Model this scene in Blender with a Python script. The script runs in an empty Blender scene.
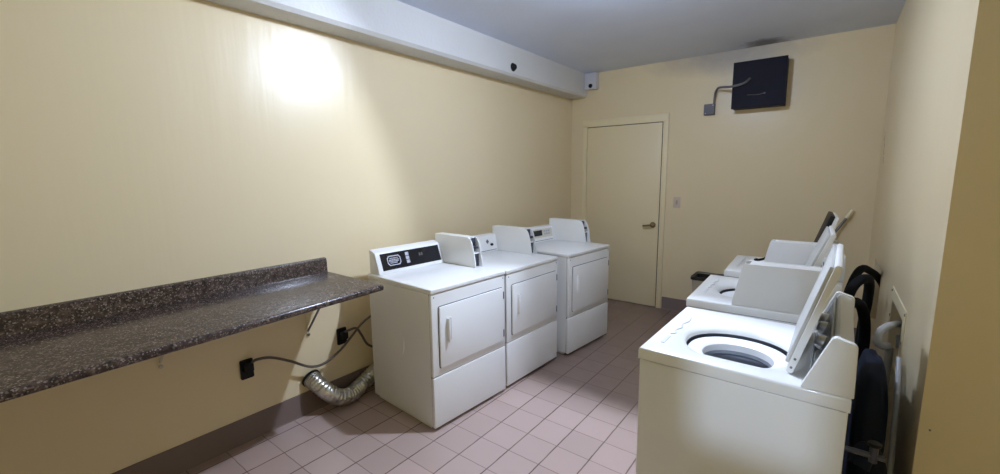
import bpy, bmesh, math, random
from mathutils import Vector, Matrix, Quaternion
random.seed(7)
SC = bpy.context.scene
COL = SC.collection
R = math.radians

# ------------------------------------------------------------------ room
RX, BY, H = 3.018, 3.46, 2.7965        # right wall, back wall, ceiling
NIB = 0.47                             # near end of the right wall
RY, FX = -2.4, 4.3                     # rear wall, far right side

# ------------------------------------------------------------------ materials
def mat(name, color, rough=0.5, metal=0.0, spec=0.5, coat=0.0, emis=None, estr=0.0):
    m = bpy.data.materials.new(name); m.use_nodes = True
    b = m.node_tree.nodes['Principled BSDF']
    b.inputs['Base Color'].default_value = (*color, 1)
    b.inputs['Roughness'].default_value = rough
    b.inputs['Metallic'].default_value = metal
    b.inputs['Specular IOR Level'].default_value = spec
    b.inputs['Coat Weight'].default_value = coat
    if emis:
        b.inputs['Emission Color'].default_value = (*emis, 1)
        b.inputs['Emission Strength'].default_value = estr
    return m

class NT:
    def __init__(s, m): s.t = m.node_tree; s.b = s.t.nodes['Principled BSDF']
    def n(s, typ, **kw):
        x = s.t.nodes.new(typ)
        for k, v in kw.items(): setattr(x, k, v)
        return x
    def l(s, a, b): s.t.links.new(a, b)
    def math(s, op, a, b=None, c=None):
        x = s.n('ShaderNodeMath', operation=op)
        for i, v in enumerate((a, b, c)):
            if v is None: continue
            if isinstance(v, (int, float)): x.inputs[i].default_value = v
            else: s.l(v, x.inputs[i])
        return x.outputs[0]
    def mix(s, fac, a, b, typ='MIX'):
        x = s.n('ShaderNodeMix', data_type='RGBA', blend_type=typ)
        if isinstance(fac, (int, float)): x.inputs[0].default_value = fac
        else: s.l(fac, x.inputs[0])
        for i, v in ((6, a), (7, b)):
            if isinstance(v, tuple): x.inputs[i].default_value = (*v, 1)
            else: s.l(v, x.inputs[i])
        return x.outputs[2]
    def pos(s):
        return s.n('ShaderNodeNewGeometry').outputs['Position']
    def noise(s, vec, scale, detail=3, rough=0.5):
        x = s.n('ShaderNodeTexNoise'); x.inputs['Scale'].default_value = scale
        x.inputs['Detail'].default_value = detail; x.inputs['Roughness'].default_value = rough
        s.l(vec, x.inputs['Vector']); return x.outputs['Fac']
    def scale(s, vec, sc):
        x = s.n('ShaderNodeMapping'); x.inputs['Scale'].default_value = sc
        s.l(vec, x.inputs['Vector']); return x.outputs[0]
    def ramp(s, fac, stops):
        x = s.n('ShaderNodeValToRGB'); e = x.color_ramp.elements
        e[0].position, e[0].color = stops[0][0], (*stops[0][1], 1)
        e[1].position, e[1].color = stops[-1][0], (*stops[-1][1], 1)
        for p, c in stops[1:-1]:
            q = e.new(p); q.color = (*c, 1)
        s.l(fac, x.inputs[0]); return x.outputs[0]
    def bump(s, h, strength, dist):
        x = s.n('ShaderNodeBump'); x.inputs['Strength'].default_value = strength
        x.inputs['Distance'].default_value = dist
        s.l(h, x.inputs['Height']); s.l(x.outputs[0], s.b.inputs['Normal'])

PAINT = (0.78, 0.655, 0.425)
def paint_mat(name, color, rough=0.31, grey_top=False):
    m = mat(name, color, rough); t = NT(m); p = t.pos()
    streak = t.noise(t.scale(p, (5, 5, 0.5)), 1.6, 3)
    fine = t.noise(p, 60, 2)
    c2 = tuple(v * 0.93 for v in color)
    big = t.noise(p, 1.1, 4)
    c = t.mix(t.math('MULTIPLY', big, 0.7), color, c2)
    if grey_top:   # greyer towards the top of the back wall beside the cabinet
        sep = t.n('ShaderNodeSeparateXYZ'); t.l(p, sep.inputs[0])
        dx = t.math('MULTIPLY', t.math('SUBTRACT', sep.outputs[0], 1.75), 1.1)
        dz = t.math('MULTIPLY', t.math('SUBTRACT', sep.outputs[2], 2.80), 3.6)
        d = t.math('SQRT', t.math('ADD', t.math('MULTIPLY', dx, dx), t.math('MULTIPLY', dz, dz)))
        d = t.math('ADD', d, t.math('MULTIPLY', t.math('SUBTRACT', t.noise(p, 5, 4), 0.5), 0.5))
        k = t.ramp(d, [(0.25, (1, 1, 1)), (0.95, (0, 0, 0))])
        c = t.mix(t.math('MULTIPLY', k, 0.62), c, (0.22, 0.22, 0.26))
    t.l(c, t.b.inputs['Base Color'])
    hh = t.math('ADD', t.math('MULTIPLY', streak, 1.0), t.math('MULTIPLY', fine, 0.03))
    t.bump(hh, 0.25, 0.012)
    r = t.math('ADD', rough - 0.06, t.math('MULTIPLY', big, 0.12))
    t.l(r, t.b.inputs['Roughness'])
    return m
M = {}
M['wall'] = paint_mat('cream wall paint', PAINT)
M['wall_grey_top'] = paint_mat('cream wall paint greyer at top', PAINT, grey_top=True)
def ceiling_mat(nm, lo, hi):
    m = mat(nm, hi, 0.6); t = NT(m); p = t.pos()
    n = t.noise(p, 2.0, 5); f = t.noise(p, 45, 3)
    c = t.mix(n, lo, hi)
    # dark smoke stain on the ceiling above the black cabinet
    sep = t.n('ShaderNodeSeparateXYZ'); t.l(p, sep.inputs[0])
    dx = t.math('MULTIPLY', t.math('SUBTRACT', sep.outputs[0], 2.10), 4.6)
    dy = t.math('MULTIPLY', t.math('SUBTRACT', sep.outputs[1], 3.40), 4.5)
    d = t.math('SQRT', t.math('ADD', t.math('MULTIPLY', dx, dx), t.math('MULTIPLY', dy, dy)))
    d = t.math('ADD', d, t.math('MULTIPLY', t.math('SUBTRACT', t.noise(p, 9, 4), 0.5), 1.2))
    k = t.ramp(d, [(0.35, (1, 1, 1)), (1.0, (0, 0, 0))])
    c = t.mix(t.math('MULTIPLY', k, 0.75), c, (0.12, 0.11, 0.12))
    t.l(c, t.b.inputs['Base Color']); t.bump(f, 0.25, 0.006)
    return m
M['ceiling'] = ceiling_mat('ceiling paint with lamp blue', (0.62, 0.68, 0.84), (0.72, 0.79, 0.96))  # lamp's blue glow painted into the ceiling colour
M['soffit'] = ceiling_mat('white beam paint', (0.58, 0.575, 0.56), (0.68, 0.675, 0.66))
def floor_mat():
    m = mat('mauve quarry tile', (0.45, 0.36, 0.36), 0.45, spec=0.85); t = NT(m); p = t.pos()
    sep = t.n('ShaderNodeSeparateXYZ'); t.l(p, sep.inputs[0])
    wob = t.math('MULTIPLY', t.math('SUBTRACT', t.noise(p, 14, 2), 0.5), 0.006)
    u = t.math('DIVIDE', t.math('ADD', t.math('SUBTRACT', sep.outputs[0], 0.92 - 20 * 0.2068), wob), 0.2068)
    v = t.math('DIVIDE', t.math('ADD', t.math('SUBTRACT', sep.outputs[1], 0.067 - 20 * 0.2005), wob), 0.2005)
    def edge(q):
        f = t.math('FRACT', q); return t.math('MINIMUM', f, t.math('SUBTRACT', 1.0, f))
    eu, ev = edge(u), edge(v)
    gu = t.ramp(eu, [(0.010, (1, 1, 1)), (0.024, (0, 0, 0))])
    gv = t.ramp(ev, [(0.006, (1, 1, 1)), (0.018, (0, 0, 0))])
    cb = t.n('ShaderNodeCombineXYZ'); t.l(t.math('FLOOR', u), cb.inputs[0]); t.l(t.math('FLOOR', v), cb.inputs[1])
    wn = t.n('ShaderNodeTexWhiteNoise', noise_dimensions='2D'); t.l(cb.outputs[0], wn.inputs['Vector'])
    tint = wn.outputs['Value']
    n1 = t.noise(p, 7, 5, 0.6); n2 = t.noise(p, 40, 4, 0.7)
    tile = t.mix(tint, (0.43, 0.318, 0.28), (0.50, 0.37, 0.325))
    tile = t.mix(t.math('MULTIPLY', n1, 0.3), tile, (0.40, 0.30, 0.26))
    # darker tile rows at the back of the aisle: brown dirt plus shade painted in
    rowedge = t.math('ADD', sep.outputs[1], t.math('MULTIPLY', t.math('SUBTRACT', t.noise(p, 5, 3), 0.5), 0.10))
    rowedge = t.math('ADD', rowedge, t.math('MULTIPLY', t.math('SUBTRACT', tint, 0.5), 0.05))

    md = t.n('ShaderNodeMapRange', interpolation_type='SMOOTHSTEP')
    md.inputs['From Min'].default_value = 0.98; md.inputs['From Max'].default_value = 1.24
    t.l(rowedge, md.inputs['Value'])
    grime_shade = t.mix(n1, (0.175, 0.118, 0.095), (0.23, 0.155, 0.127))
    grime_shade = t.mix(t.math('MULTIPLY', tint, 0.45), grime_shade, (0.17, 0.12, 0.10))
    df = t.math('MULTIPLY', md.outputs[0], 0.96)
    tile = t.mix(df, tile, grime_shade)
    g = t.math('MAXIMUM', t.math('MULTIPLY', gu, 0.95), t.math('MULTIPLY', gv, 0.62))
    g = t.math('MULTIPLY', g, t.math('ADD', 0.45, t.math('MULTIPLY', n1, 1.0)))
    col = t.mix(g, tile, (0.10, 0.062, 0.055))
    t.l(col, t.b.inputs['Base Color'])
    t.bump(t.math('SUBTRACT', 1.0, g), 0.25, 0.003)
    t.b.inputs['Roughness'].default_value = 0.26
    return m
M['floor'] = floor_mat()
def laminate():
    m = mat('speckled brown laminate', (0.1, 0.08, 0.07), 0.22, spec=0.5); t = NT(m); p = t.pos()
    a = t.noise(p, 30, 5, 0.7)
    c = t.ramp(a, [(0.36, (0.014, 0.009, 0.008)), (0.52, (0.060, 0.038, 0.031)), (0.68, (0.12, 0.082, 0.064))])
    def chips(scale, lo, col, amt, c, chan):
        vo = t.n('ShaderNodeTexVoronoi'); vo.inputs['Scale'].default_value = scale; t.l(p, vo.inputs['Vector'])
        sp = t.n('ShaderNodeSeparateColor'); t.l(vo.outputs['Color'], sp.inputs[0])
        k = t.math('GREATER_THAN', sp.outputs[chan], lo)
        return t.mix(t.math('MULTIPLY', k, amt), c, col)
    c = chips(85, 0.72, (0.018, 0.011, 0.010), 0.6, c, 1)
    c = chips(150, 0.88, (0.22, 0.165, 0.13), 0.5, c, 0)
    c = chips(210, 0.93, (0.34, 0.28, 0.24), 0.6, c, 2)
    t.l(c, t.b.inputs['Base Color']); return m
M['laminate'] = laminate()
def enamel(name, color, rough=0.3):
    m = mat(name, color, rough, coat=0.15); t = NT(m); p = t.pos()
    n = t.noise(p, 4, 5, 0.6); f = t.noise(p, 260, 2)
    c = t.mix(t.math('MULTIPLY', n, 0.4), color, tuple(v * 0.9 for v in color))
    t.l(c, t.b.inputs['Base Color']); t.bump(f, 0.06, 0.002)
    r = t.math('ADD', rough - 0.05, t.math('MULTIPLY', n, 0.12)); t.l(r, t.b.inputs['Roughness'])
    return m
M['enamel'] = enamel('white enamel', (0.80, 0.80, 0.79))
M['enamel_old'] = enamel('aged white enamel', (0.76, 0.755, 0.73), 0.34)
M['enamel_grey'] = enamel('grey white plastic', (0.55, 0.55, 0.53), 0.4)
M['white_plastic'] = mat('white plastic', (0.82, 0.82, 0.82), 0.35)
M['groove'] = mat('dark seam rubber', (0.04, 0.04, 0.045), 0.6)
M['black_gloss'] = mat('black glass fascia', (0.006, 0.007, 0.011), 0.18)
M['black'] = mat('black plastic', (0.008, 0.008, 0.009), 0.5, spec=0.25)
M['rubber'] = mat('black rubber', (0.008, 0.008, 0.009), 0.75, spec=0.2)
M['navy'] = mat('navy blue sheathing', (0.006, 0.010, 0.024), 0.75, spec=0.2)
M['grey_hose'] = mat('grey hose plastic', (0.42, 0.43, 0.44), 0.4)
M['badge'] = mat('pale grey print', (0.42, 0.42, 0.46), 0.4)
M['badge_dim'] = mat('dim grey print', (0.10, 0.09, 0.09), 0.4)
M['cream_fascia'] = mat('cream fascia', (0.62, 0.58, 0.48), 0.4)
M['steel'] = mat('brushed steel', (0.55, 0.55, 0.56), 0.3, 1.0)
M['dark_steel'] = mat('dark steel', (0.20, 0.20, 0.22), 0.35, 1.0)
M['basket'] = mat('basket enamel', (0.33, 0.35, 0.40), 0.35)
M['tub_dark'] = mat('dark tub gap', (0.05, 0.055, 0.065), 0.5)
M['panel_grey'] = mat('smoky grey fascia', (0.16, 0.165, 0.17), 0.25)
M['embossed'] = mat('grey moulded strip', (0.60, 0.62, 0.62), 0.5)
def foil():
    m = mat('aluminium foil duct', (0.62, 0.61, 0.58), 0.28, 0.95); t = NT(m); p = t.pos()
    n = t.noise(p, 55, 3); t.bump(n, 0.35, 0.004)
    return m
M['foil'] = foil()
M['door'] = mat('cream door paint', (0.78, 0.665, 0.43), 0.35)
M['frame'] = mat('cream frame paint', (0.80, 0.69, 0.45), 0.35)
M['brass'] = mat('aged brass', (0.27, 0.20, 0.11), 0.32, 1.0)
M['plate'] = mat('ivory plate', (0.62, 0.50, 0.42), 0.4)
M['base'] = mat('brown vinyl base', (0.165, 0.115, 0.10), 0.45)
M['cabinet_black'] = mat('navy black sheet metal', (0.008, 0.008, 0.017), 0.6, spec=0.15)
M['jbox'] = mat('grey galvanised box', (0.11, 0.105, 0.12), 0.5, 0.3)
M['conduit'] = mat('grey flexible conduit', (0.17, 0.16, 0.165), 0.45, 0.4)
M['cam_white'] = mat('off white plastic', (0.60, 0.60, 0.66), 0.45)
M['bin'] = mat('tan plastic', (0.42, 0.36, 0.26), 0.5)
M['slot_dark'] = mat('dark slot metal', (0.07, 0.075, 0.10), 0.35, 0.6)
M['bag'] = mat('black bin liner', (0.012, 0.012, 0.013), 0.3)
M['wood'] = mat('pale wooden handle', (0.80, 0.72, 0.50), 0.5)
M['cord'] = mat('brown grey cord', (0.10, 0.08, 0.065), 0.45)
M['recess'] = mat('bare wall cavity', (0.20, 0.17, 0.13), 0.8)
M['white_paint'] = mat('white bracket paint', (0.55, 0.50, 0.40), 0.4)
M['bounce_paint'] = mat('yellow bounce paint', (0.80, 0.68, 0.31), 0.6)  # for unseen rear walls, yellow set to bounce warm fill into the room

# ------------------------------------------------------------------ mesh helpers
def obj(name, bm, m, parent=None, smooth=35, kind=None):
    bmesh.ops.recalc_face_normals(bm, faces=bm.faces[:])
    for f in bm.faces: f.smooth = True
    for e in bm.edges:
        if len(e.link_faces) == 2:
            e.smooth = e.calc_face_angle(0) < R(smooth)
    me = bpy.data.meshes.new(name); bm.to_mesh(me); bm.free()
    me.materials.append(m)
    o = bpy.data.objects.new(name, me); COL.objects.link(o)
    if parent: o.parent = parent
    if kind: o['kind'] = kind
    return o
def empty(name, label, cat, loc=(0, 0, 0), rz=0.0, group=None):
    o = bpy.data.objects.new(name, None); COL.objects.link(o)
    o.empty_display_size = 0.1
    o.location = loc; o.rotation_euler = (0, 0, rz)
    tag(o, label, cat, group); return o
def tag(o, label, cat, group=None):
    o['label'] = label; o['category'] = cat
    if group: o['group'] = group
    return o
def BM(): return bmesh.new()
def merge(dst, src, mtx=None):
    me = bpy.data.meshes.new('tmp'); src.to_mesh(me); src.free()
    if mtx is not None: me.transform(mtx)
    dst.from_mesh(me); bpy.data.meshes.remove(me)
def box(dst, x0, x1, y0, y1, z0, z1, bev=0.0, seg=2, mtx=None):
    b = BM(); bmesh.ops.create_cube(b, size=1)
    for v in b.verts:
        v.co = Vector(((x0 + x1) / 2 + v.co.x * (x1 - x0), (y0 + y1) / 2 + v.co.y * (y1 - y0), (z0 + z1) / 2 + v.co.z * (z1 - z0)))
    if bev: bmesh.ops.bevel(b, geom=b.edges[:], offset=bev, segments=seg, profile=0.5, affect='EDGES')
    merge(dst, b, mtx); return dst
def prism(dst, pts, axis, a0, a1, bev=0.0, seg=2, mtx=None):
    """polygon pts extruded along axis; pts in the other two coords in xyz order"""
    b = BM()
    def mk(p, a):
        q = list(p); q.insert(axis, a); return b.verts.new(q)
    A = [mk(p, a0) for p in pts]; B = [mk(p, a1) for p in pts]
    b.faces.new(A); b.faces.new(B[::-1])
    for i in range(len(pts)):
        j = (i + 1) % len(pts); b.faces.new((A[i], A[j], B[j], B[i]))
    bmesh.ops.recalc_face_normals(b, faces=b.faces[:])
    if bev: bmesh.ops.bevel(b, geom=b.edges[:], offset=bev, segments=seg, profile=0.5, affect='EDGES', clamp_overlap=True)
    merge(dst, b, mtx); return dst
def smooth_path(pts, n=8):
    P = [Vector(p) for p in pts]; P = [2 * P[0] - P[1]] + P + [2 * P[-1] - P[-2]]
    out = []
    for i in range(1, len(P) - 2):
        for k in range(n):
            t = k / n; a, b, c, d = P[i - 1:i + 3]
            out.append(0.5 * ((2 * b) + (c - a) * t + (2 * a - 5 * b + 4 * c - d) * t * t + (3 * b - a - 3 * c + d) * t ** 3))
    out.append(P[-2]); return out
def tube(dst, pts, r, seg=10, n=8, raw=False, rfun=None, caps=True):
    P = [Vector(p) for p in pts] if raw else smooth_path(pts, n)
    b = BM(); rings = []
    up = Vector((0, 0, 1)); prev = None
    for i, p in enumerate(P):
        tng = (P[min(i + 1, len(P) - 1)] - P[max(i - 1, 0)]).normalized()
        if prev is None:
            nrm = tng.orthogonal().normalized()
        else:
            nrm = (prev - tng * prev.dot(tng)).normalized()
        prev = nrm; bi = tng.cross(nrm)
        rr = rfun(i) if rfun else r
        rings.append([b.verts.new(p + (nrm * math.cos(2 * math.pi * k / seg) + bi * math.sin(2 * math.pi * k / seg)) * rr) for k in range(seg)])
    for i in range(len(rings) - 1):
        for k in range(seg):
            b.faces.new((rings[i][k], rings[i][(k + 1) % seg], rings[i + 1][(k + 1) % seg], rings[i + 1][k]))
    if caps:
        b.faces.new(rings[0][::-1]); b.faces.new(rings[-1])
    merge(dst, b); return dst
def cyl(dst, p0, p1, r, seg=20, r2=None):
    P0, P1 = Vector(p0), Vector(p1)
    L = [(0, r), (1, r2 if r2 is not None else r)]
    return tube(dst, [P0, P1], r, seg, raw=True, rfun=lambda i: L[i][1])
def lathe(dst, prof, center, axis=2, seg=32, caps=True):
    b = BM(); rings = []
    for (r, h) in prof:
        ring = []
        for k in range(seg):
            a = 2 * math.pi * k / seg
            c = [r * math.cos(a), r * math.sin(a)]; c.insert(axis, h)
            ring.append(b.verts.new(Vector(c) + Vector(center)))
        rings.append(ring)
    for i in range(len(rings) - 1):
        for k in range(seg):
            b.faces.new((rings[i][k], rings[i][(k + 1) % seg], rings[i + 1][(k + 1) % seg], rings[i + 1][k]))
    if caps:
        b.faces.new(rings[0][::-1]); b.faces.new(rings[-1])
    merge(dst, b); return dst
def rrect(y0, y1, z0, z1, r, n=5):
    pts = []
    for cx, cz, a0 in ((y1 - r, z1 - r, 0), (y0 + r, z1 - r, 90), (y0 + r, z0 + r, 180), (y1 - r, z0 + r, 270)):
        for k in range(n + 1):
            a = R(a0 + 90 * k / n); pts.append((cx + r * math.cos(a), cz + r * math.sin(a)))
    return pts
def struct(name, m, *boxes):
    b = BM()
    for q in boxes: box(b, *q)
    o = obj(name, b, m, kind='structure'); return o

# ------------------------------------------------------------------ setting
T = 0.1
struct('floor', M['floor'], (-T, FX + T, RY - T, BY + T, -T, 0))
struct('ceiling', M['ceiling'], (-T, FX + T, RY - T, BY + T, H, H + T))
struct('wall_left', M['wall'], (-T, 0, RY - T, BY + T, 0, H))
struct('wall_back', M['wall_grey_top'], (0, RX, BY, BY + T, 0, H))
# right wall with two openings knocked through behind the washers
O1 = (1.10, 1.52, 0.62, 0.895)     # y0 y1 z0 z1
O2 = (2.28, 2.84, 0.42, 0.905)
y0, y1 = NIB + T, BY + T
wall_right = struct('wall_right', M['wall'],
       (RX, RX + T, y0, O1[0], 0, H),
       (RX, RX + T, O1[0], O1[1], 0, O1[2]), (RX, RX + T, O1[0], O1[1], O1[3], H),
       (RX, RX + T, O1[1], O2[0], 0, H),
       (RX, RX + T, O2[0], O2[1], 0, O2[2]), (RX, RX + T, O2[0], O2[1], O2[3], H),
       (RX, RX + T, O2[1], y1, 0, H))
struct('wall_right_cavity', M['recess'], (RX + T, RX + T + 0.02, NIB + T, BY + T, 0, H))
struct('wall_right_end', M['wall'], (RX, FX + T, NIB, NIB + T, 0, H))
struct('wall_far_right', M['bounce_paint'], (FX, FX + T, RY, NIB, 0, H))
# rear wall behind the camera; its door slot is added to shape the washer's light patch
VX0, VX1, VZ0, VZ1 = 2.457, 2.647, 1.67, 1.93
DX0, DX1, DZ = 1.95, 2.80, 2.15
struct('wall_rear', M['bounce_paint'], (-0.0, DX0, RY - T, RY, 0, H), (DX1, FX + T, RY - T, RY, 0, H), (DX0, DX1, RY - T, RY, DZ, H))
d2 = struct('added_slot_door', M['bounce_paint'], (DX0, VX0, RY - 0.07, RY - 0.03, 0.005, DZ), (VX1, DX1, RY - 0.07, RY - 0.03, 0.005, DZ),
            (VX0, VX1, RY - 0.07, RY - 0.03, 0.005, VZ0), (VX0, VX1, RY - 0.07, RY - 0.03, VZ1, DZ))

# soffit along the left wall
b = BM()
prism(b, [(0, 2.52), (0.185, 2.52), (0.206, 2.542), (0.206, H), (0, H)], 1, RY, BY)
obj('trim_1', b, M['soffit'], kind='structure')
# baseboards
b = BM(); prism(b, [(0, 0), (0.02, 0), (0.010, 0.015), (0.008, 0.145), (0.004, 0.152), (0, 0.152)], 1, RY, BY)
obj('baseboard_left', b, M['base'], kind='structure')
b = BM(); prism(b, [(BY, 0), (BY - 0.02, 0), (BY - 0.010, 0.015), (BY - 0.008, 0.135), (BY - 0.004, 0.142), (BY, 0.142)], 0, 1.222, RX)
obj('baseboard_back', b, M['base'], kind='structure')

# back door: frame and slab
DL, DR, DH = 0.229, 1.151, 2.15
b = BM()
fw = 0.062
box(b, DL - fw, DL - 0.004, BY - 0.018, BY, 0, DH + fw, 0.004)
box(b, DR + 0.004, DR + fw, BY - 0.018, BY, 0, DH + fw, 0.004)
box(b, DL - fw, DR + fw, BY - 0.0185, BY, DH + 0.004, DH + fw + 0.03, 0.004)
obj('trim_2', b, M['frame'], kind='structure')
b = BM(); box(b, DL - 0.004, DR + 0.004, BY - 0.0025, BY, 0.0, DH + 0.004)
obj('trim_3', b, M['groove'], kind='structure')
b = BM(); box(b, DL + 0.001, DR - 0.005, BY - 0.014, BY - 0.003, 0.008, DH - 0.004, 0.002)
door = obj('door_1', b, M['door'], kind='structure')
b = BM()
lathe(b, [(0.034, 0), (0.034, -0.006), (0.028, -0.012), (0.012, -0.014), (0.012, -0.05)], (1.085, BY - 0.014, 0.985), 1, 20)
tube(b, [(1.085, BY - 0.062, 0.985), (1.05, BY - 0.066, 0.982), (1.01, BY - 0.064, 0.975), (0.985, BY - 0.058, 0.972)], 0.0105, 10)
h = obj('door_handle', b, M['brass'], door); h['label'] = 'aged brass lever handle'
for z in (0.25, 1.1, 1.95):
    b = BM(); cyl(b, (DL + 0.0, BY - 0.02, z - 0.05), (DL + 0.0, BY - 0.02, z + 0.05), 0.007, 10); obj('hinge', b, M['frame'], door)

# scuffed chips in the paint of the right wall near the back corner
for i in range(9):
    z = 1.66 + i * 0.03 + random.uniform(-.01, .01); y = 3.15 + i * 0.018 + random.uniform(-.02, .02)
    s = random.uniform(0.006, 0.016); b = BM()
    prism(b, [(y + s * math.cos(a) * random.uniform(.6, 1.2), z + 1.4 * s * math.sin(a) * random.uniform(.6, 1.2)) for a in [k * math.pi / 3 for k in range(6)]], 0, RX - 0.0012, RX + 0.001)
    obj('paint_chip', b, M['bin'], wall_right)
b = BM(); lathe(b, [(0.0035, 0), (0.003, -0.004)], (3.047, NIB, 0.68), 1, 8)
tag(obj('nail', b, M['dark_steel']), 'small dark nail in the yellow end of the right wall', 'nail')

# ------------------------------------------------------------------ countertop
CZ, CT, CE = 0.950, 0.036, -0.03       # top height, thickness, right end
def cfx(y): return 0.640 - 0.068 * (y - CE)
ct = empty('countertop', 'long brown speckled laminate folding countertop on the left wall', 'countertop', (0, -1.2, CZ - CT))
inv = Matrix.Translation((0, 1.2, -(CZ - CT)))
b = BM()
ys = [RY + 0.002 + (CE - RY - 0.002) * i / 12 for i in range(13)]
pf = [(0, 0), (0, CT)]
rings = []
def cprof(y):
    x = cfx(y); pts = [(0.001, CZ - CT), (0.001, CZ)]
    for a in (90, 60, 30, 0, -30, -60, -90):
        pts.append((x - 0.014 + 0.014 * math.cos(R(a)), CZ - 0.018 + (0.018 if a >= 0 else 0.018) * math.sin(R(a))))
    return pts
for y in ys: rings.append([b.verts.new((p[0], y, p[1])) for p in cprof(y)])
for i in range(len(rings) - 1):
    n = len(rings[0])
    for k in range(n): b.faces.new((rings[i][k], rings[i][(k + 1) % n], rings[i + 1][(k + 1) % n], rings[i + 1][k]))
b.faces.new(rings[0][::-1]); b.faces.new(rings[-1])
b.transform(inv); obj('worktop', b, M['laminate'], ct)
b = BM()
prism(b, [(0.001, CZ + 0.0005), (0.040, CZ + 0.0005), (0.037, CZ + 0.012), (0.036, CZ + 0.078), (0.030, CZ + 0.092), (0.018, CZ + 0.097), (0.001, CZ + 0.097)], 1, RY + 0.003, CE - 0.004, mtx=inv)
obj('backsplash', b, M['laminate'], ct)
def bracket(yw, label, m, dz=0.0):
    t = empty('shelf_bracket', label, 'bracket', (0.001, yw, 0.60), group='brackets under the countertop')
    b = BM(); box(b, 0.0, 0.004, -0.012, 0.012, -0.07 + dz, CZ - CT - 0.603, 0.001); obj('wall_leg', b, M['frame'], t)
    b = BM(); box(b, 0.0, 0.40, -0.012, 0.012, CZ - CT - 0.6055, CZ - CT - 0.6015, 0.001); obj('top_leg', b, M['frame'], t)
    b = BM(); tube(b, [(0.005, 0, -0.03 + dz), (0.30, 0, CZ - CT - 0.607)], 0.007, 8, raw=True); obj('brace', b, m, t)
    b = BM(); lathe(b, [(0.011, 0.004), (0.011, 0.010), (0.007, 0.013)], (0, 0, -0.055 + dz), 0, 12); obj('bolt', b, m, t)
bracket(-0.185, 'dark metal bracket under the countertop nearest the dryers', M['dark_steel'])
bracket(-0.98, 'pale thin bracket under the middle of the countertop', M['white_paint'], 0.075)

# ------------------------------------------------------------------ dryers
ZB = {}
def coin_box(parent, X, y0, y1, zt, straight=False):
    """coin meter housing. X(b) maps distance from the machine's front to local x"""
    def P(bb, z): return (X(bb), z)
    prof = [P(0.660, zt), P(0.655, zt + 0.218), P(0.285, zt + 0.218), P(0.262, zt + 0.208), P(0.245, zt + 0.18), P(0.228, zt + 0.12), P(0.212, zt + 0.03), P(0.210, zt)]
    if straight: prof = [P(0.660, zt), P(0.655, zt + 0.222), P(0.262, zt + 0.222), P(0.252, zt + 0.214), P(0.212, zt + 0.03), P(0.210, zt)]
    inner = [P(0.655, zt), P(0.65, zt + 0.213), P(0.335, zt + 0.213), P(0.335, zt)]
    b = BM(); th = 0.008
    prism(b, prof, 1, y0, y0 + th, 0.0015, 1); prism(b, prof, 1, y1 - th, y1, 0.0015, 1)
    prism(b, inner, 1, y0 + th, y1 - th)
    box(b, *sorted((X(0.655), X(0.283))), y0 + 0.001, y1 - 0.001, zt + 0.210, zt + 0.219)
    box(b, *sorted((X(0.34), X(0.236))), y0 + th, y1 - th, zt + 0.098, zt + 0.106)
    cb = obj('coin_box', b, M['enamel'], parent)
    b = BM()
    yc = (y0 + y1) / 2
    box(b, *sorted((X(0.336), X(0.275))), y0 + 0.009, y1 - 0.009, zt + 0.108, zt + 0.208, 0.002)
    box(b, *sorted((X(0.28), X(0.238))), yc - 0.022, yc + 0.022, zt + 0.135, zt + 0.153, 0.003)
    cyl(b, (X(0.28), yc, zt + 0.185), (X(0.266), yc, zt + 0.185), 0.010, 12)
    s = obj('coin_slide', b, M['slot_dark'], cb); s['label'] = 'dark steel coin slide'
    b = BM()
    box(b, *sorted((X(0.336), X(0.243))), y0 + 0.009, y1 - 0.009, zt + 0.004, zt + 0.096, 0.003)
    cyl(b, (X(0.246), yc, zt + 0.05), (X(0.236), yc, zt + 0.05), 0.011, 14)
    s = obj('coin_drawer', b, M['slot_dark'], cb); s['label'] = 'grey coin drawer with round lock'
    return cb

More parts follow.
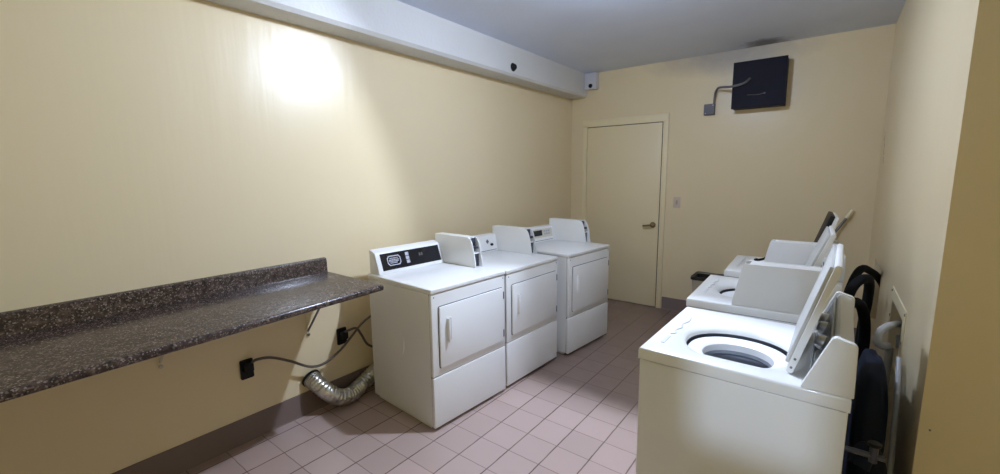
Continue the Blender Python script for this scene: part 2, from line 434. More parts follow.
def dryer(loc, rz, w, zt, seam, label, kind, sl=0.0):
    t = empty('clothes_dryer', label, 'dryer', (loc[0], loc[1], 0), rz, 'coin operated clothes dryers')
    E = M['enamel']; D = 0.678
    X = lambda q: -q
    lid = zt - 0.030
    b = BM(); box(b, -D, -0.024, 0.001, w - 0.001, 0.025, lid - 0.002, 0.004, 1)
    box(b, -D + 0.03, -0.06, 0.02, w - 0.02, 0.0, 0.03)
    cab = obj('cabinet', b, E, t)
    b = BM(); box(b, -0.0245, -0.0225, 0.004, w - 0.004, 0.030, lid - 0.003); obj('seam_gasket', b, M['groove'], t)
    b = BM(); box(b, -0.023, 0.0, 0.001, w - 0.001, seam + 0.003, lid - 0.003, 0.006, 3)
    fp = obj('front_panel', b, E, t)
    for yy in (0.022, w - 0.022):
        b = BM(); lathe(b, [(0.0045, 0.0), (0.004, 0.002)], (0, yy, lid - 0.022), 0, 8); obj('screw', b, M['dark_steel'], fp)
    b = BM(); box(b, -0.023, 0.001, 0.0, w, 0.022, seam - 0.002, 0.007, 3); obj('lower_panel', b, E, t)
    # lid / top
    b = BM(); box(b, -D, 0.005, -0.002, w + 0.002, lid, zt, 0.007, 3); obj('top_panel', b, E, t)
    # door
    y0, y1, z0, z1 = 0.055, w - 0.035, seam + 0.052, lid - 0.088
    b = BM(); prism(b, rrect(y0 - 0.004, y1 + 0.004, z0 - 0.004, z1 + 0.004, 0.014), 0, -0.0005, 0.0015)
    d = BM(); prism(d, rrect(y0, y1, z0, z1, 0.012), 0, 0.001, 0.013, 0.003, 2)
    dr = obj('door', d, E, t); g = obj('door_seal', b, M['groove'], dr)
    b = BM(); hy, hz = y0 + 0.072, z0 + 0.60 * (z1 - z0)
    hh = 0.082
    prism(b, rrect(hy - 0.021, hy + 0.021, hz - hh, hz + hh, 0.010), 0, 0.0125, 0.017, 0.002, 1)
    box(b, 0.015, 0.036, hy - 0.018, hy - 0.004, hz - hh + 0.008, hz + hh - 0.008, 0.005, 2)
    hd = obj('door_handle', b, M['white_plastic'], dr)
    b = BM(); box(b, 0.0165, 0.0178, hy - 0.002, hy + 0.017, hz - hh + 0.012, hz + hh - 0.012); o = obj('finger_recess', b, M['enamel_grey'], dr)
    for zz in (z1 - 0.055, z0 + 0.055):
        b = BM(); box(b, 0.0, 0.015, y1 - 0.002, y1 + 0.010, zz - 0.026, zz + 0.026, 0.002, 1)
        o = obj('hinge', b, M['dark_steel'], dr)
    # console
    c0, c1 = 0.017, 0.592
    B = zt
    if kind == 'fascia':
        prof = [(X(0.556), B), (X(0.560), B + 0.014), (X(0.607), B + 0.140), (X(0.618), B + 0.152), (X(0.672), B + 0.168), (X(0.676), B + 0.16), (X(0.676), B)]
    else:
        prof = [(X(0.586), B), (X(0.588), B + 0.014), (X(0.612), B + 0.135), (X(0.622), B + 0.147), (X(0.672), B + 0.155), (X(0.676), B + 0.15), (X(0.676), B)]
    b = BM(); prism(b, prof, 1, c0, c1, 0.003, 2); con = obj('console', b, E, t)
    for yy in (0.09, w - 0.09):
        for xx in (-0.08, -D + 0.07):
            b = BM(); lathe(b, [(0.016, 0.0), (0.016, 0.026)], (xx, yy, 0), 2, 10); obj('foot', b, M['black'], t)
    # slope frame on the fascia
    p0 = Vector(prof[1]); p1 = Vector(prof[2]); dirv = (p1 - p0); L = dirv.length; dirv.normalize()
    nv = Vector((dirv.y, -dirv.x));  nv = nv if nv.x > 0 else -nv
    def onf(dst, ya, yb, s0, s1, h0, h1, bev=0.0, shape=None):
        F = Matrix(((nv.x, 0, dirv.x, p0.x), (0, 1, 0, 0), (nv.y, 0, dirv.y, p0.y), (0, 0, 0, 1)))
        if shape: prism(dst, shape, 0, h0, h1, bev, 1, F)
        else: box(dst, h0, h1, ya, yb, s0, s1, bev, 1, F)
    if kind == 'fascia':
        b = BM(); onf(b, 0.052, 0.572, 0.010, L - 0.004, -0.001, 0.003, 0.001)
        f = obj('control_fascia', b, M['black_gloss'], con); f['label'] = 'black glass control fascia with grey oval badge'
        # oval badge outline with rows of print
        b = BM(); yc, zc = 0.155, L * 0.54
        def octo(a, c): return [(yc + a, zc + c * .5), (yc + a * .75, zc + c), (yc - a * .75, zc + c), (yc - a, zc + c * .5), (yc - a, zc - c * .5), (yc - a * .75, zc - c), (yc + a * .75, zc - c), (yc + a, zc - c * .5)]
        o1, o2 = octo(0.056, 0.036), octo(0.049, 0.029)
        for i in range(8):
            j = (i + 1) % 8; onf(b, 0, 0, 0, 0, 0.002, 0.0042, 0, [o1[i], o1[j], o2[j], o2[i]])
        for k, (ww, dz) in enumerate(((0.036, 0.016), (0.042, 0.004), (0.042, -0.006), (0.034, -0.017))):
            q = -ww
            while q < ww - 0.008:
                e = random.uniform(0.006, 0.013); onf(b, yc + q, yc + min(q + e, ww), zc + dz - 0.003, zc + dz + 0.004, 0.002, 0.0042); q += e + 0.003
        obj('badge', b, M['badge'], f)
        for k in (0, 1, 2): b = BM(); onf(b, 0.256, 0.286, L * 0.26 + k * 0.028, L * 0.26 + k * 0.028 + 0.024, 0.002, 0.0045, 0.001); obj('label_sticker', b, M['badge'], f)
        for yy in (0.375, 0.395): b = BM(); onf(b, yy, yy + 0.013, L * 0.56, L * 0.56 + 0.02, 0.002, 0.0042); obj('indicator', b, M['badge_dim'], f)
    elif kind == 'plain':
        b = BM(); s = 0.020; yc, zc = 0.468, L * 0.66
        onf(b, 0, 0, 0, 0, -0.001, 0.002, 0, [(yc + s, zc), (yc, zc + s), (yc - s, zc), (yc, zc - s)])
        o = obj('sticker', b, M['panel_grey'], con); o['label'] = 'small dark diamond sticker'
        b = BM(); F = Vector((p0.x, 0, p0.y)) + Vector((dirv.x, 0, dirv.y)) * (L * 0.40)
        cyl(b, F + Vector((nv.x * -.001, 0.512, nv.y * -.001)), F + Vector((nv.x * 0.018, 0.512, nv.y * 0.018)), 0.011, 14)
        obj('knob', b, M['black'], con)
        b = BM(); onf(b, 0.02, 0.575, 0.0, 0.004, -0.002, 0.0015); obj('base_seam', b, M['groove'], con)
    else:
        b = BM(); onf(b, 0.012, 0.565, 0.032, L - 0.004, -0.001, 0.003, 0.001)
        f = obj('control_fascia', b, M['cream_fascia'], con); f['label'] = 'cream control fascia with black display'
        b = BM(); onf(b, 0.23, 0.40, L * 0.42, L * 0.86, 0.002, 0.005, 0.001); obj('display', b, M['black_gloss'], f)
        b = BM(); onf(b, 0.10, 0.21, L * 0.30, L * 0.42, 0.002, 0.005); obj('coin_slot', b, M['panel_grey'], f)
        b = BM(); onf(b, 0.09, 0.20, L * .55, L * .88, 0.002, 0.0045); obj('price_label', b, M['badge'], f)
        for yy in (0.43, 0.465, 0.50):
            for zz in (0.45, 0.68):
                b = BM(); onf(b, yy, yy + 0.022, L * zz, L * zz + 0.017, 0.002, 0.007, 0.001); obj('button', b, M['badge'], f)
        b = BM(); onf(b, 0.012, 0.565, 0.0, 0.004, -0.002, 0.0015); obj('base_seam', b, M['groove'], con)
    coin_box(t, X, 0.594, w - 0.003 if w < 0.68 else 0.677, zt + 0.0005)
    return t
d1 = dryer((0.868, 0.13), -R(3.83), 0.675, 0.917, 0.3565, 'white dryer with black control fascia, beside the countertop', 'fascia')
dy2 = dryer((0.904, 0.834), -R(2.7), 0.675, 0.908, 0.3565, 'white middle dryer with plain white console, between two other dryers', 'plain')
dy3 = dryer((0.988, 1.606), -R(5.88), 0.6775, 0.9125, 0.345, 'white dryer with cream console and small display, nearest the door', 'display')
# a pale scrape on the near side of the first dryer
b = BM(); P = []
for i in range(14):
    a = R(-70 + 140 * i / 13); P.append((-0.34 + 0.05 * math.cos(a), -0.0005, 0.50 + 0.085 * math.sin(a)))
tube(b, P, 0.003, 6, raw=True, rfun=lambda i: 0.0008 + 0.0035 * math.sin(math.pi * (i + .3) / 14))
o = obj('scrape', b, M['white_plastic'], d1); o['label'] = 'pale curved scrape'

# ------------------------------------------------------------------ washers
def superloop(cx, cy, rx, ry, n, N=72):
    out = []
    for k in range(N):
        a = 2 * math.pi * k / N; c, s = math.cos(a), math.sin(a)
        d = (abs(c / rx) ** n + abs(s / ry) ** n) ** (-1 / n)
        out.append((cx + d * c, cy + d * s))
    return out
def raybox(cx, cy, x0, x1, y0, y1, rc, N=72):
    out = []
    for k in range(N):
        a = 2 * math.pi * k / N; c, s = math.cos(a), math.sin(a)
        tx = ((x1 - cx) if c > 0 else (x0 - cx)) / c if abs(c) > 1e-9 else 1e9
        ty = ((y1 - cy) if s > 0 else (y0 - cy)) / s if abs(s) > 1e-9 else 1e9
        d = min(tx, ty); out.append((cx + d * c, cy + d * s))
    # snap nearest points to the corners
    for X, Y in ((x0, y0), (x0, y1), (x1, y0), (x1, y1)):
        i = min(range(N), key=lambda q: (out[q][0] - X) ** 2 + (out[q][1] - Y) ** 2); out[i] = (X, Y)
    return out
def loops_mesh(loops):
    b = BM(); V = [[b.verts.new(p) for p in L] for L in loops]
    for i in range(len(V) - 1):
        n = len(V[i])
        for k in range(n): b.faces.new((V[i][k], V[i][(k + 1) % n], V[i + 1][(k + 1) % n], V[i + 1][k]))
    return b
def washer(loc, rz, zt, label, lid_y, lid_tilt, hinge_x, coin=False, lid_dark=False, LL=0.40, ly=0.0):
    t = empty('washing_machine', label, 'washing machine', (loc[0], loc[1], 0), rz, 'top loading washing machines')
    E = M['enamel_old']; w = 0.66; D = 0.655; lip = zt - 0.045
    b = BM(); box(b, 0.004, D - 0.004, 0.003, w - 0.003, 0.03, lip - 0.002, 0.006, 2)
    bmesh.ops.delete(b, geom=[f for f in b.faces if f.normal.z > 0.9 and f.calc_center_median().z > 0.5], context='FACES')
    box(b, 0.04, D - 0.04, 0.04, w - 0.04, 0.0, 0.05)
    obj('cabinet', b, E, t)
    b = loops_mesh([[(p[0], p[1], h) for p in raybox(D / 2, w / 2, i, D - i, i, w - i, 0)] for h, i in ((lip - 0.006, 0.03), (lip - 0.004, 0.008), (lip + 0.002, 0.008), (lip + 0.002, 0.03))]); obj('seam_gasket', b, M['groove'], t)
    ya, yb = lid_y; cx, cy = 0.305, (ya + yb) / 2; ry = (yb - ya) / 2
    rect = raybox(cx, cy, 0, D, 0, w, 0)
    def inset(L, d): return [(p[0] + (cx - p[0]) * d, p[1] + (cy - p[1]) * d) for p in L]
    A = superloop(cx, cy, 0.225, ry, 4.5)
    A2 = superloop(cx, cy, 0.219, ry - 0.006, 4.2)
    A3 = superloop(cx - 0.005, cy, 0.205, ry - 0.012, 3.0)
    A4 = superloop(cx - 0.005, cy, 0.195, ry - 0.018, 2.3)
    A5 = superloop(cx - 0.005, cy, 0.190, ry - 0.022, 2.1)
    z = lambda L, h: [(p[0], p[1], h) for p in L]
    b = loops_mesh([z(inset(rect, 0.03), lip), z(rect, lip), z(rect, zt - 0.009), z(inset(rect, 0.006), zt - 0.003), z(inset(rect, 0.018), zt), z(A, zt), z(A2, zt - 0.004), z(A3, zt - 0.009), z(A4, zt - 0.016), z(A5, zt - 0.026), z(A5, zt - 0.034)])
    obj('top_cover', b, E, t, smooth=50)
    ox = cx - 0.005
    G1 = superloop(ox, cy, 0.200, ry - 0.012, 2.1); G2 = superloop(ox, cy, 0.160, ry - 0.052, 2)
    b = loops_mesh([z(G1, zt - 0.034), z(G1, zt - 0.066), z(G2, zt - 0.070)]); obj('tub_gap', b, M['tub_dark'], t)
    rl = [superloop(ox, cy, 0.186 - d, ry - 0.026 - d, 2.05) for d in (0.0, 0.004, 0.016, 0.046, 0.058, 0.060)]
    b = loops_mesh([z(rl[0], zt - 0.066), z(rl[0], zt - 0.052), z(rl[1], zt - 0.046), z(rl[2], zt - 0.043), z(rl[3], zt - 0.048), z(rl[4], zt - 0.058), z(rl[5], zt - 0.085)])
    obj('tub_ring', b, M['white_plastic'], t)
    k1 = superloop(ox, cy, 0.128, ry - 0.084, 2); k2 = superloop(ox, cy, 0.172, ry - 0.040, 2)
    b = loops_mesh([z(k1, zt - 0.080), z(k1, zt - 0.100), z(k2, zt - 0.125), z(k2, zt - 0.30), z(inset(k2, 0.2), zt - 0.45), z(inset(k2, 0.99), zt - 0.46)])
    obj('wash_basket', b, M['basket'], t)
    b = BM(); lathe(b, [(0.09, zt - 0.44), (0.05, zt - 0.40), (0.035, zt - 0.28), (0.030, zt - 0.20), (0.012, zt - 0.185)], (cx - 0.005, cy, 0), 2, 20)
    obj('agitator', b, M['enamel_grey'], t)
    # moulded strip along the front edge of the lid well
    b = BM()
    box(b, 0.052, 0.066, ya + 0.02, ya + 0.11, zt - 0.001, zt + 0.003, 0.0012, 1)
    o = obj('instruction_strip', b, M['embossed'], t); o['label'] = 'grey moulded strip'
    b = BM(); q = [(0.056, ya + 0.14), (0.070, ya + 0.16), (0.060, ya + 0.20), (0.072, ya + 0.24), (0.062, ya + 0.29), (0.074, ya + 0.34), (0.070, ya + 0.40)]
    tube(b, [(p[0], p[1], zt + 0.0005) for p in q], 0.004, 6)
    o = obj('moulded_ridge', b, M['embossed'], t)
    # raised lid hinged at the back
    hz = zt + 0.006
    F = Matrix.Translation((hinge_x, 0, hz)) @ Matrix.Rotation(R(lid_tilt), 4, 'Y')
    b = BM(); prof = rrect(0.0, 0.022, 0.0, LL, 0.009, 4)
    yl = max(yb, ly); prism(b, prof, 1, ya + 0.004, yl - 0.004, 0.002, 1, F)
    if lid_dark:
        ld = obj('lid', b, E, t)
        b = BM(); box(b, -0.026, 0.0005, ya + 0.002, yb - 0.006, 0.012, LL - 0.001, 0.004, 2, F)
        o = obj('lid_liner', b, M['black'], ld); o['label'] = 'black lid liner'
    else:
        ld = obj('lid', b, E, t)
        b = BM(); box(b, -0.012, 0.0005, ya + 0.010, yl - 0.010, 0.030, LL - 0.010, 0.005, 2, F); obj('lid_liner', b, M['enamel_grey'], ld)
    for s in (0.022, 0.055):
        b = BM(); b2 = BM(); lathe(b2, [(0.0045, ya + 0.006), (0.004, ya + 0.0015)], (0.011, 0, s), 1, 8); merge(b, b2, F); obj('hinge_screw', b, M['dark_steel'], ld)
    # console
    Z = zt
    mid = [(0.540, Z + 0.001), (0.545, Z + 0.008), (0.604, Z + 0.172), (0.612, Z + 0.176), (0.648, Z + 0.162), (0.652, Z + 0.001)]
    cap = [(0.526, Z + 0.001), (0.528, Z + 0.008), (0.594, Z + 0.178), (0.604, Z + 0.184), (0.650, Z + 0.170), (0.657, Z + 0.16), (0.660, Z + 0.001)]
    b = BM(); prism(b, mid, 1, 0.02, w - 0.02); con = obj('console', b, M['enamel_grey'], t)
    for (p, q) in ((0.0, 0.024), (w - 0.034, w - 0.010)):
        b = BM(); prism(b, cap, 1, p, q, 0.004, 2); obj('end_cap', b, E, con)
    p0 = Vector(mid[1]); dv = Vector(mid[2]) - p0; L = dv.length; dv.normalize(); nv = Vector((-dv.y, dv.x))
    G = Matrix(((nv.x, 0, dv.x, p0.x), (0, 1, 0, 0), (nv.y, 0, dv.y, p0.y), (0, 0, 0, 1)))
    b = BM(); box(b, -0.001, 0.003, 0.026, w - 0.036, 0.006, L - 0.012, 0.001, 1, G)
    f = obj('control_fascia', b, M['panel_grey'], con); f['label'] = 'smoky grey control fascia'
    b = BM(); box(b, 0.002, 0.005, 0.03, w - 0.04, L - 0.030, L - 0.018, 0.001, 1, G); obj('chrome_strip', b, M['steel'], f)
    b = BM(); box(b, 0.002, 0.005, 0.03, w - 0.04, 0.012, 0.020, 0.001, 1, G); obj('chrome_strip', b, M['steel'], f)
    for yy in (0.22, 0.40, 0.52):
        b = BM(); b2 = BM(); lathe(b2, [(0.026, 0.002), (0.024, 0.010), (0.018, 0.024), (0.014, 0.026)], (0, yy, L * 0.48), 0, 18); merge(b, b2, G)
        obj('control_knob', b, M['steel'], f)
    if coin:
        coin_box(t, lambda q: 0.022 + q * 0.94, 0.002, 0.11, zt + 0.0005, True)
    return t
w1 = washer((2.148, 0.050), -R(1.0), 0.908, 'nearest white washing machine with open lid and wide tub showing', (0.082, 0.492), 15.5, 0.477, ly=0.615)
w2 = washer((2.119, 0.867), R(1.5), 0.908, 'white washing machine with coin box, between the other two washing machines', (0.15, 0.56), 19.5, 0.474, coin=True)
w3 = washer((2.150, 1.735), R(2.0), 0.908, 'farthest white washing machine, its open lid lined in black', (0.15, 0.56), 16.5, 0.480, coin=True, lid_dark=True)

# ------------------------------------------------------------------ dryer vent duct, outlets and cords
t = empty('vent_duct', 'corrugated foil vent duct bending from the left wall behind the dryers', 'vent duct', (0, -0.19, 0))
path = smooth_path([(0.004, -0.195, 0.242), (0.055, -0.185, 0.215), (0.105, -0.145, 0.155), (0.135, -0.075, 0.088), (0.130, 0.015, 0.064), (0.105, 0.10, 0.075), (0.095, 0.19, 0.11), (0.09, 0.28, 0.15)], 16)
path = [p - Vector((0, -0.19, 0)) for p in path]
b = BM(); tube(b, path, 0.05, 24, raw=True, rfun=lambda i: 0.054 + (0.0028 if i % 2 else -0.0018) - 0.0015 * math.sin(i * 1.7)); 
obj('duct_hose', b, M['foil'], t, smooth=80)
b = BM(); tube(b, [path[0], path[4]], 0.064, 24, raw=True); o = obj('wall_collar', b, M['black'], t); o['label'] = 'dark wall collar'
b = BM(); tube(b, [path[5], path[8]], 0.0585, 24, raw=True); o = obj('clamp_band', b, M['steel'], t)

def outlet(y, z, label, hasplug=True):
    t = empty('wall_outlet', label, 'outlet', (0, y, z), group='black wall outlets below the countertop')
    b = BM(); prism(b, rrect(-0.036, 0.036, -0.06, 0.06, 0.008), 0, 0.0, 0.012, 0.002, 1); obj('cover_plate', b, M['black'], t)
    b = BM(); lathe(b, [(0.027, 0.010), (0.026, 0.019)], (0, 0, 0.0), 0, 20); obj('socket_face', b, M['rubber'], t)
    return t
outlet(-0.578, 0.452, 'black wall outlet left of the foil duct, under the countertop')
outlet(0.056, 0.458, 'black wall outlet between the bright wall strip and the first dryer')
def power_cord(y, z, pts, label, r=0.0085):
    t = empty('power_cord', label, 'power cord', (0.02, y, z), group='dryer power cords')
    o = Vector((0.02, y, z))
    b = BM(); prism(b, rrect(-0.022, 0.022, -0.026, 0.026, 0.008), 0, 0.0, 0.036, 0.004, 2); obj('plug', b, M['black'], t)
    b = BM(); tube(b, [Vector(p) - o for p in pts], r, 10, 10); obj('cable', b, M['cord'], t)
power_cord(-0.578, 0.472, [(0.045, -0.565, 0.494), (0.062, -0.54, 0.512), (0.066, -0.46, 0.497), (0.064, -0.346, 0.431), (0.062, -0.22, 0.345), (0.060, -0.114, 0.331), (0.062, 0.003, 0.383), (0.066, 0.104, 0.462), (0.068, 0.19, 0.53), (0.075, 0.30, 0.58)], 'long sagging cord plugged into the left wall outlet')
power_cord(0.056, 0.470, [(0.045, 0.058, 0.495), (0.085, 0.07, 0.515), (0.095, 0.12, 0.515), (0.085, 0.165, 0.45), (0.08, 0.215, 0.36), (0.085, 0.30, 0.30)], 'short cord plugged into the outlet beside the first dryer')

# ------------------------------------------------------------------ back wall fittings
t = empty('light_switch', 'ivory light switch right of the door', 'light switch', (1.338, BY, 1.255))
b = BM(); box(b, -0.038, 0.038, -0.007, 0, -0.060, 0.060, 0.003, 2); obj('switch_plate', b, M['plate'], t)
b = BM(); box(b, -0.011, 0.011, -0.012, -0.006, -0.024, 0.024, 0.002, 1); o = obj('rocker', b, M['bin'], t)
CD = 0.16; fx0, fx1, fz0, fz1 = 1.853, 2.29, 2.205, 2.635
t = empty('metal_cabinet', 'square black metal cabinet high on the back wall', 'cabinet', ((fx0 + fx1) / 2, BY, fz0))
cx = (fx0 + fx1) / 2
b = BM(); box(b, fx0 - cx, fx1 - cx, -CD + 0.012, 0, 0, fz1 - fz0, 0.004, 1); obj('housing', b, M['cabinet_black'], t)
b = BM(); box(b, fx0 - cx - 0.004, fx1 - cx + 0.004, -CD, -CD + 0.011, -0.004, fz1 - fz0 + 0.004, 0.003, 1); cdoor = obj('front_cover', b, M['cabinet_black'], t)
b = BM(); tube(b, [(-0.09, -CD - 0.002, 0.118), (0.0, -CD - 0.003, 0.112), (0.05, -CD - 0.003, 0.118)], 0.003, 6)
o = obj('scratch', b, M['dark_steel'], cdoor)
b = BM(); lathe(b, [(0.009, -CD), (0.008, -CD - 0.008)], (0.055, 0, 0.12), 1, 12); obj('latch', b, M['jbox'], cdoor)
t = empty('junction_box', 'small grey junction box left of the black cabinet', 'junction box', (1.625, BY, 2.235))
b = BM(); box(b, -0.052, 0.052, -0.04, 0, -0.055, 0.055, 0.004, 1); jb = obj('box_body', b, M['jbox'], t)
for s in ((-.035, -.04), (.035, .04)): b = BM(); lathe(b, [(0.006, -0.04), (0.005, -0.043)], (s[0], 0, s[1]), 1, 8); obj('cover_screw', b, M['steel'], jb)
b = BM()
pts = [(0.04, -0.02, 0.050), (0.045, -0.03, 0.11), (0.055, -0.05, 0.165), (0.085, -0.09, 0.195), (0.14, -0.15, 0.190), (0.21, -0.19, 0.178), (0.29, -0.20, 0.185), (0.345, -0.19, 0.205), (0.375, -0.162, 0.24)]
tube(b, pts, 0.011, 10, 12, rfun=lambda i: 0.0105 + (0.001 if i % 2 else 0)); o = obj('conduit', b, M['conduit'], t); o['label'] = 'grey flexible conduit'
t = empty('security_camera', 'pale boxy camera in the corner where beam meets back wall', 'camera', (0.29, BY, 2.69))
b = BM(); box(b, -0.082, 0.075, -0.09, 0, -0.092, 0.10, 0.010, 2); cb = obj('camera_body', b, M['cam_white'], t)
b = BM(); lathe(b, [(0.026, -0.088), (0.024, -0.097), (0.012, -0.103)], (0.005, 0, -0.055), 1, 16); o = obj('lens', b, M['black'], t); o['label'] = 'black lens'
t = empty('motion_sensor', 'small black sensor on the side of the ceiling beam', 'sensor', (0.206, 1.90, 2.60))
b = BM(); lathe(b, [(0.034, 0.0), (0.033, 0.012), (0.022, 0.030), (0.008, 0.036)], (0, 0, 0), 0, 18); obj('sensor_dome', b, M['black'], t)
b = BM(); lathe(b, [(0.040, 0.0), (0.038, 0.004)], (0, 0, 0), 0, 18); obj('mounting_ring', b, M['rubber'], t)

# waste bin by the back wall
t = empty('trash_bin', 'tan trash bin with a black liner against the back wall behind the washers', 'trash bin', (1.77, 3.22, 0))
b = BM()
def taper(dst, w0, d0, w1, d1, h, th):
    L = []
    def rr(w, d, z): return [(p[0], p[1], z) for p in rrect(-w / 2, w / 2, -d / 2, d / 2, 0.03, 4)]
    m = loops_mesh([rr(w0 - .02, d0 - .02, 0), rr(w0, d0, 0.004), rr(w1, d1, h), rr(w1 + .012, d1 + .012, h), rr(w1 + .012, d1 + .012, h + .016), rr(w1 - th, d1 - th, h + .016), rr(w0 - th, d0 - th, 0.02)])
    merge(dst, m)
taper(b, 0.26, 0.24, 0.30, 0.27, 0.495, 0.012); obj('bin_body', b, M['bin'], t)
b = BM(); m = loops_mesh([[(p[0], p[1], z + (random.uniform(-.02, .012) if k == 0 else 0)) for p in rrect(-w / 2, w / 2, -d / 2, d / 2, 0.03, 4)] for k, (w, d, z) in enumerate(((0.322, 0.292, 0.478), (0.324, 0.294, 0.500), (0.318, 0.288, 0.518), (0.29, 0.26, 0.516), (0.27, 0.24, 0.40), (0.10, 0.10, 0.38)))]); merge(b, m)
o = obj('bin_liner', b, M['bag'], t); o['label'] = 'black liner folded over the rim'
b = BM(); tube(b, [(-0.14, 0, 0.515), (-0.13, 0.0, 0.535), (0.0, 0.0, 0.545), (0.13, 0, 0.535), (0.14, 0, 0.515)], 0.004, 6); obj('wire_handle', b, M['dark_steel'], t)

# broom leaning in the back right corner
t = empty('broom', 'broom with pale handle tip leaning in the back right corner', 'broom', (2.26, 3.28, 0))
b = BM(); tip = Vector((0.605, 0.150, 1.225)); bot = Vector((0, 0, 0.10))
cyl(b, bot, tip, 0.012, 12); hd = obj('handle', b, M['conduit'], t)
b = BM(); cyl(b, tip - (tip - bot).normalized() * 0.075, tip + (tip - bot).normalized() * 0.01, 0.0165, 12); o = obj('grip', b, M['wood'], t); o['label'] = 'pale grip'
b = BM(); box(b, -0.13, 0.13, -0.025, 0.025, 0.085, 0.125, 0.006, 2); obj('brush_block', b, M['dark_steel'], t)
b = BM(); prism(b, [(-0.12, 0.09), (0.12, 0.09), (0.15, 0.0), (-0.15, 0.0)], 1, -0.022, 0.022); obj('bristles', b, M['bin'], t)

# ------------------------------------------------------------------ behind the washers: outlet box, hoses
t = empty('washer_outlet_box', 'white metal outlet box set into the right wall behind washers', 'outlet box', (RX, 1.31, 0.62))
b = BM()
def ring(dst, y0, y1, z0, z1, Y0, Y1, Z0, Z1, x0, x1):
    box(dst, x0, x1, Y0, y0, Z0, Z1); box(dst, x0, x1, y1, Y1, Z0, Z1); box(dst, x0, x1, y0, y1, z1, Z1); box(dst, x0, x1, y0, y1, Z0, z0)
ring(b, O1[0] + .002, O1[1] - .002, O1[2] + .002, O1[3] - .002, 1.03, 1.59, 0.58, 0.955, -0.004, 0.0)
b.transform(Matrix.Translation((0, -1.31, -0.62))); fl = obj('flange', b, M['frame'], t)
for (yy, zz) in ((1.575, 0.935), (1.555, 0.80), (1.05, 0.935), (1.05, 0.80)): b = BM(); lathe(b, [(0.007, -0.004), (0.006, -0.007)], (0, yy - 1.31, zz - 0.62), 0, 8); obj('flange_screw', b, M['dark_steel'], fl)
b = BM(); box(b, 0.092, 0.098, O1[0] + .004 - 1.31, O1[1] - .004 - 1.31, 0.004, O1[3] - 0.626); obj('back_plate', b, M['grey_hose'], t)
for yy in (1.22, 1.40):
    b = BM(); cyl(b, (0.085, yy - 1.31, 0.10), (0.03, yy - 1.31, 0.10), 0.016, 12); cyl(b, (0.03, yy - 1.31, 0.115), (0.03, yy - 1.31, 0.05), 0.014, 12); obj('valve', b, M['steel'], t)
def hose(name, label, cat, pts, r, m, group=None, n=10):
    p0 = Vector(pts[0]); b = BM(); tube(b, [Vector(p) - p0 for p in pts], r, 12, n)
    o = obj(name, b, m); o.location = p0; tag(o, label, cat, group); return o
hose('drain_hose', 'pale grey drain hose hooked into the near wall outlet box', 'hose',
     [(3.065, 1.33, 0.80), (3.025, 1.22, 0.845), (2.975, 1.09, 0.868), (2.935, 1.02, 0.85), (2.928, 1.015, 0.80), (2.955, 1.07, 0.765), (2.985, 1.14, 0.74), (2.99, 1.18, 0.60), (2.985, 1.20, 0.40), (2.98, 1.20, 0.0)], 0.016, M['grey_hose'])
hose('drain_hose', 'long thin grey hose hanging between nearest washer and right wall', 'hose',
     [(2.995, 0.90, 0.78), (2.99, 0.78, 0.66), (2.98, 0.66, 0.52), (2.972, 0.56, 0.38), (2.965, 0.48, 0.22), (2.96, 0.44, 0.0)], 0.010, M['grey_hose'])
G = 'dark supply hoses behind the washers'
def bag():
    b = BM(); bmesh.ops.create_icosphere(b, subdivisions=4, radius=1)
    rnd = random.Random(3); W = [(Vector((rnd.uniform(-1, 1), rnd.uniform(-1, 1), rnd.uniform(-1, 1))).normalized() * rnd.uniform(4, 11), rnd.uniform(0, 6)) for _ in range(9)]
    for v in b.verts:
        p = v.co.normalized(); q = Vector([math.copysign(abs(c) ** 0.55, c) for c in p])
        d = 1 + sum(math.sin(k.dot(p) + f) for k, f in W) * 0.012
        v.co = Vector((q.x * 0.050 * d, q.y * 0.235 * d, max(-0.41, q.z * 0.42 * d)))
    zmin = min(v.co.z for v in b.verts)
    for v in b.verts: v.co.z -= zmin
    o = obj('cloth_bag', b, M['navy'], smooth=80); o.location = (2.895, 0.70, 0.0)
    return tag(o, 'dark navy cloth bag stuffed behind the nearest washing machine', 'bag')
bag()
hose('supply_hose', 'navy hose nearest the camera behind the first washing machine', 'hose',
     [(2.85, 0.22, 0.60), (2.87, 0.25, 0.65), (2.90, 0.30, 0.58), (2.915, 0.32, 0.42), (2.91, 0.33, 0.2), (2.90, 0.33, 0.0)], 0.030, M['navy'], G)
hose('supply_hose', 'black hose bundled high behind the second washing machine', 'hose',
     [(2.815, 1.58, 0.80), (2.85, 1.62, 0.92), (2.895, 1.66, 0.965), (2.925, 1.74, 0.93), (2.93, 1.80, 0.80), (2.92, 1.80, 0.60), (2.91, 1.78, 0.0)], 0.026, M['rubber'], G)
hose('supply_hose', 'black hose looping into the far opening of the right wall', 'hose',
     [(2.83, 2.02, 0.72), (2.87, 2.08, 0.88), (2.91, 2.16, 0.935), (2.96, 2.28, 0.90), (3.01, 2.42, 0.84), (3.055, 2.48, 0.76), (3.065, 2.50, 0.66)], 0.024, M['rubber'], G)
hose('supply_hose', 'black hose dropping behind the second washing machine', 'hose',
     [(2.80, 1.28, 0.86), (2.85, 1.32, 0.90), (2.89, 1.38, 0.84), (2.91, 1.42, 0.68), (2.905, 1.42, 0.4), (2.90, 1.42, 0.0)], 0.026, M['rubber'], G)
t = empty('shutoff_valve', 'steel shutoff valve low behind the nearest washing machine', 'valve', (2.875, 0.13, 0.70))
b = BM(); cyl(b, (-0.075, 0.0, 0), (0.03, 0.0, 0.0), 0.009, 12); cyl(b, (0.0, 0.0, -0.02), (0.0, 0.0, 0.035), 0.011, 12); obj('valve_body', b, M['slot_dark'], t)
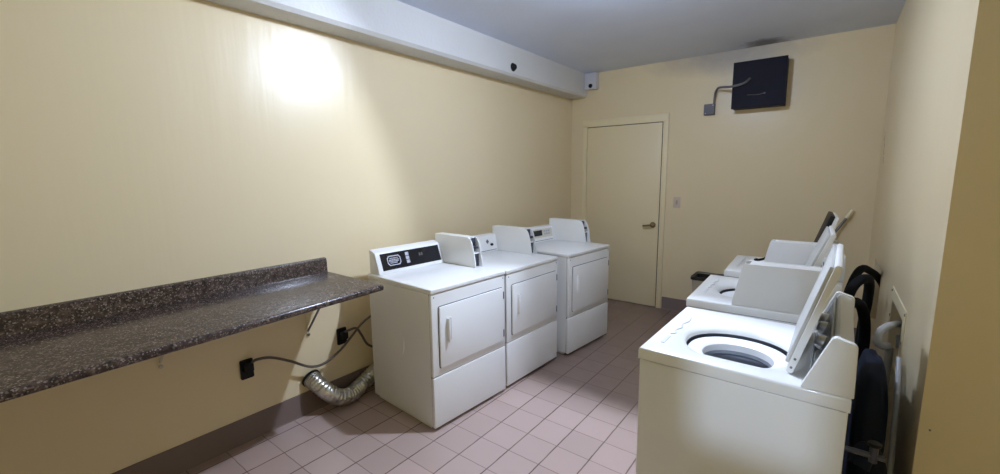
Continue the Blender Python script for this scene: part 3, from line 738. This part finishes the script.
b = BM(); lathe(b, [(0.016, 0.035), (0.018, 0.040), (0.016, 0.046)], (0, 0, 0), 2, 14); obj('valve_handle', b, M['black'], t)
hose('black_cord', 'short black cord curled on the farthest washing machine', 'cord',
     [(2.30, 2.12, 0.935), (2.285, 2.16, 0.925), (2.30, 2.20, 0.918), (2.335, 2.20, 0.93), (2.37, 2.17, 0.955), (2.42, 2.17, 0.95), (2.46, 2.2, 0.918)], 0.009, M['rubber'])

# ------------------------------------------------------------------ lamps
LC = (0.80, 0.94, 1.22)
DOME, SPOTW, SPT = 520, 165, 56
t = empty('ceiling_lamp', 'bare white bulb in a holder on the ceiling', 'lamp', (1.71, 0.84, H))
b = BM(); lathe(b, [(0.055, 0), (0.055, -0.012), (0.03, -0.03), (0.022, -0.045)], (0, 0, 0), 2, 24); obj('lamp_holder', b, M['white_plastic'], t)
DQ = Matrix.Rotation(R(10), 4, 'Y') @ Matrix.Rotation(R(-9), 4, 'X')
b = BM(); m = BM(); lathe(m, [(0.056, -0.034), (0.060, -0.045), (0.060, -0.078), (0.055, -0.088), (0.040, -0.097), (0.020, -0.103), (0.003, -0.104)], (0, 0, 0), 2, 32); merge(b, m, DQ)
mb = mat('lit diffuser', (0.9, 0.9, 0.9), 0.4, emis=LC, estr=DOME)
obj('diffuser', b, mb, t)
def spot(name, loc, direction, power, color, radius, size, blend):
    l = bpy.data.lights.new(name, 'SPOT'); l.energy = power; l.color = color; l.shadow_soft_size = radius
    l.spot_size = R(size); l.spot_blend = blend
    o = bpy.data.objects.new(name, l); COL.objects.link(o); o.location = loc
    o.rotation_euler = Vector(direction).to_track_quat('-Z', 'Y').to_euler(); return o
TAU = R(SPT)
spot('added_cutoff_spot', (1.71, 0.82, 2.690), (-0.12, -math.sin(TAU), -math.cos(TAU)), SPOTW, LC, 0.03, 132, 0.28)  # added beside the lamp to cut its light off down the aisle
def point(name, loc, power, color, radius):
    l = bpy.data.lights.new(name, 'POINT'); l.energy = power; l.color = color; l.shadow_soft_size = radius
    o = bpy.data.objects.new(name, l); COL.objects.link(o); o.location = loc; return o
point('added_patch_lamp', (2.55, -4.6, 2.6), 370, (0.72, 0.90, 1.24), 0.07)  # added unseen lamp, shines through the door slot onto the nearest washer
w = bpy.data.worlds.new('World'); SC.world = w; w.use_nodes = True
w.node_tree.nodes['Background'].inputs[0].default_value = (0.02, 0.02, 0.022, 1)
w.node_tree.nodes['Background'].inputs[1].default_value = 0.2

# ------------------------------------------------------------------ camera
a, p, c = R(37.7849), R(8.4068), R(-0.6713)
fw_ = Vector((-math.sin(a) * math.cos(p), math.cos(a) * math.cos(p), -math.sin(p)))
r_ = Vector((math.cos(a), math.sin(a), 0)); u_ = r_.cross(fw_)
r2 = r_ * math.cos(c) + u_ * math.sin(c); u2 = -r_ * math.sin(c) + u_ * math.cos(c)
cam = bpy.data.cameras.new('Camera'); co = bpy.data.objects.new('Camera', cam); COL.objects.link(co)
co.matrix_world = Matrix(((r2.x, u2.x, -fw_.x, 2.7037), (r2.y, u2.y, -fw_.y, -1.5568), (r2.z, u2.z, -fw_.z, 1.5944), (0, 0, 0, 1)))
cam.sensor_fit = 'HORIZONTAL'; cam.sensor_width = 36.0; cam.lens = 426.7145 / 1000 * 36.0; cam.clip_start = 0.02
SC.camera = co
vs = SC.view_settings
vs.view_transform = 'Standard'; vs.look = 'None'; vs.gamma = 1.0; vs.exposure = 0.0; vs.use_curve_mapping = False
SC.cycles.max_bounces = 10; SC.cycles.diffuse_bounces = 8
SC.cycles.sample_clamp_indirect = 8
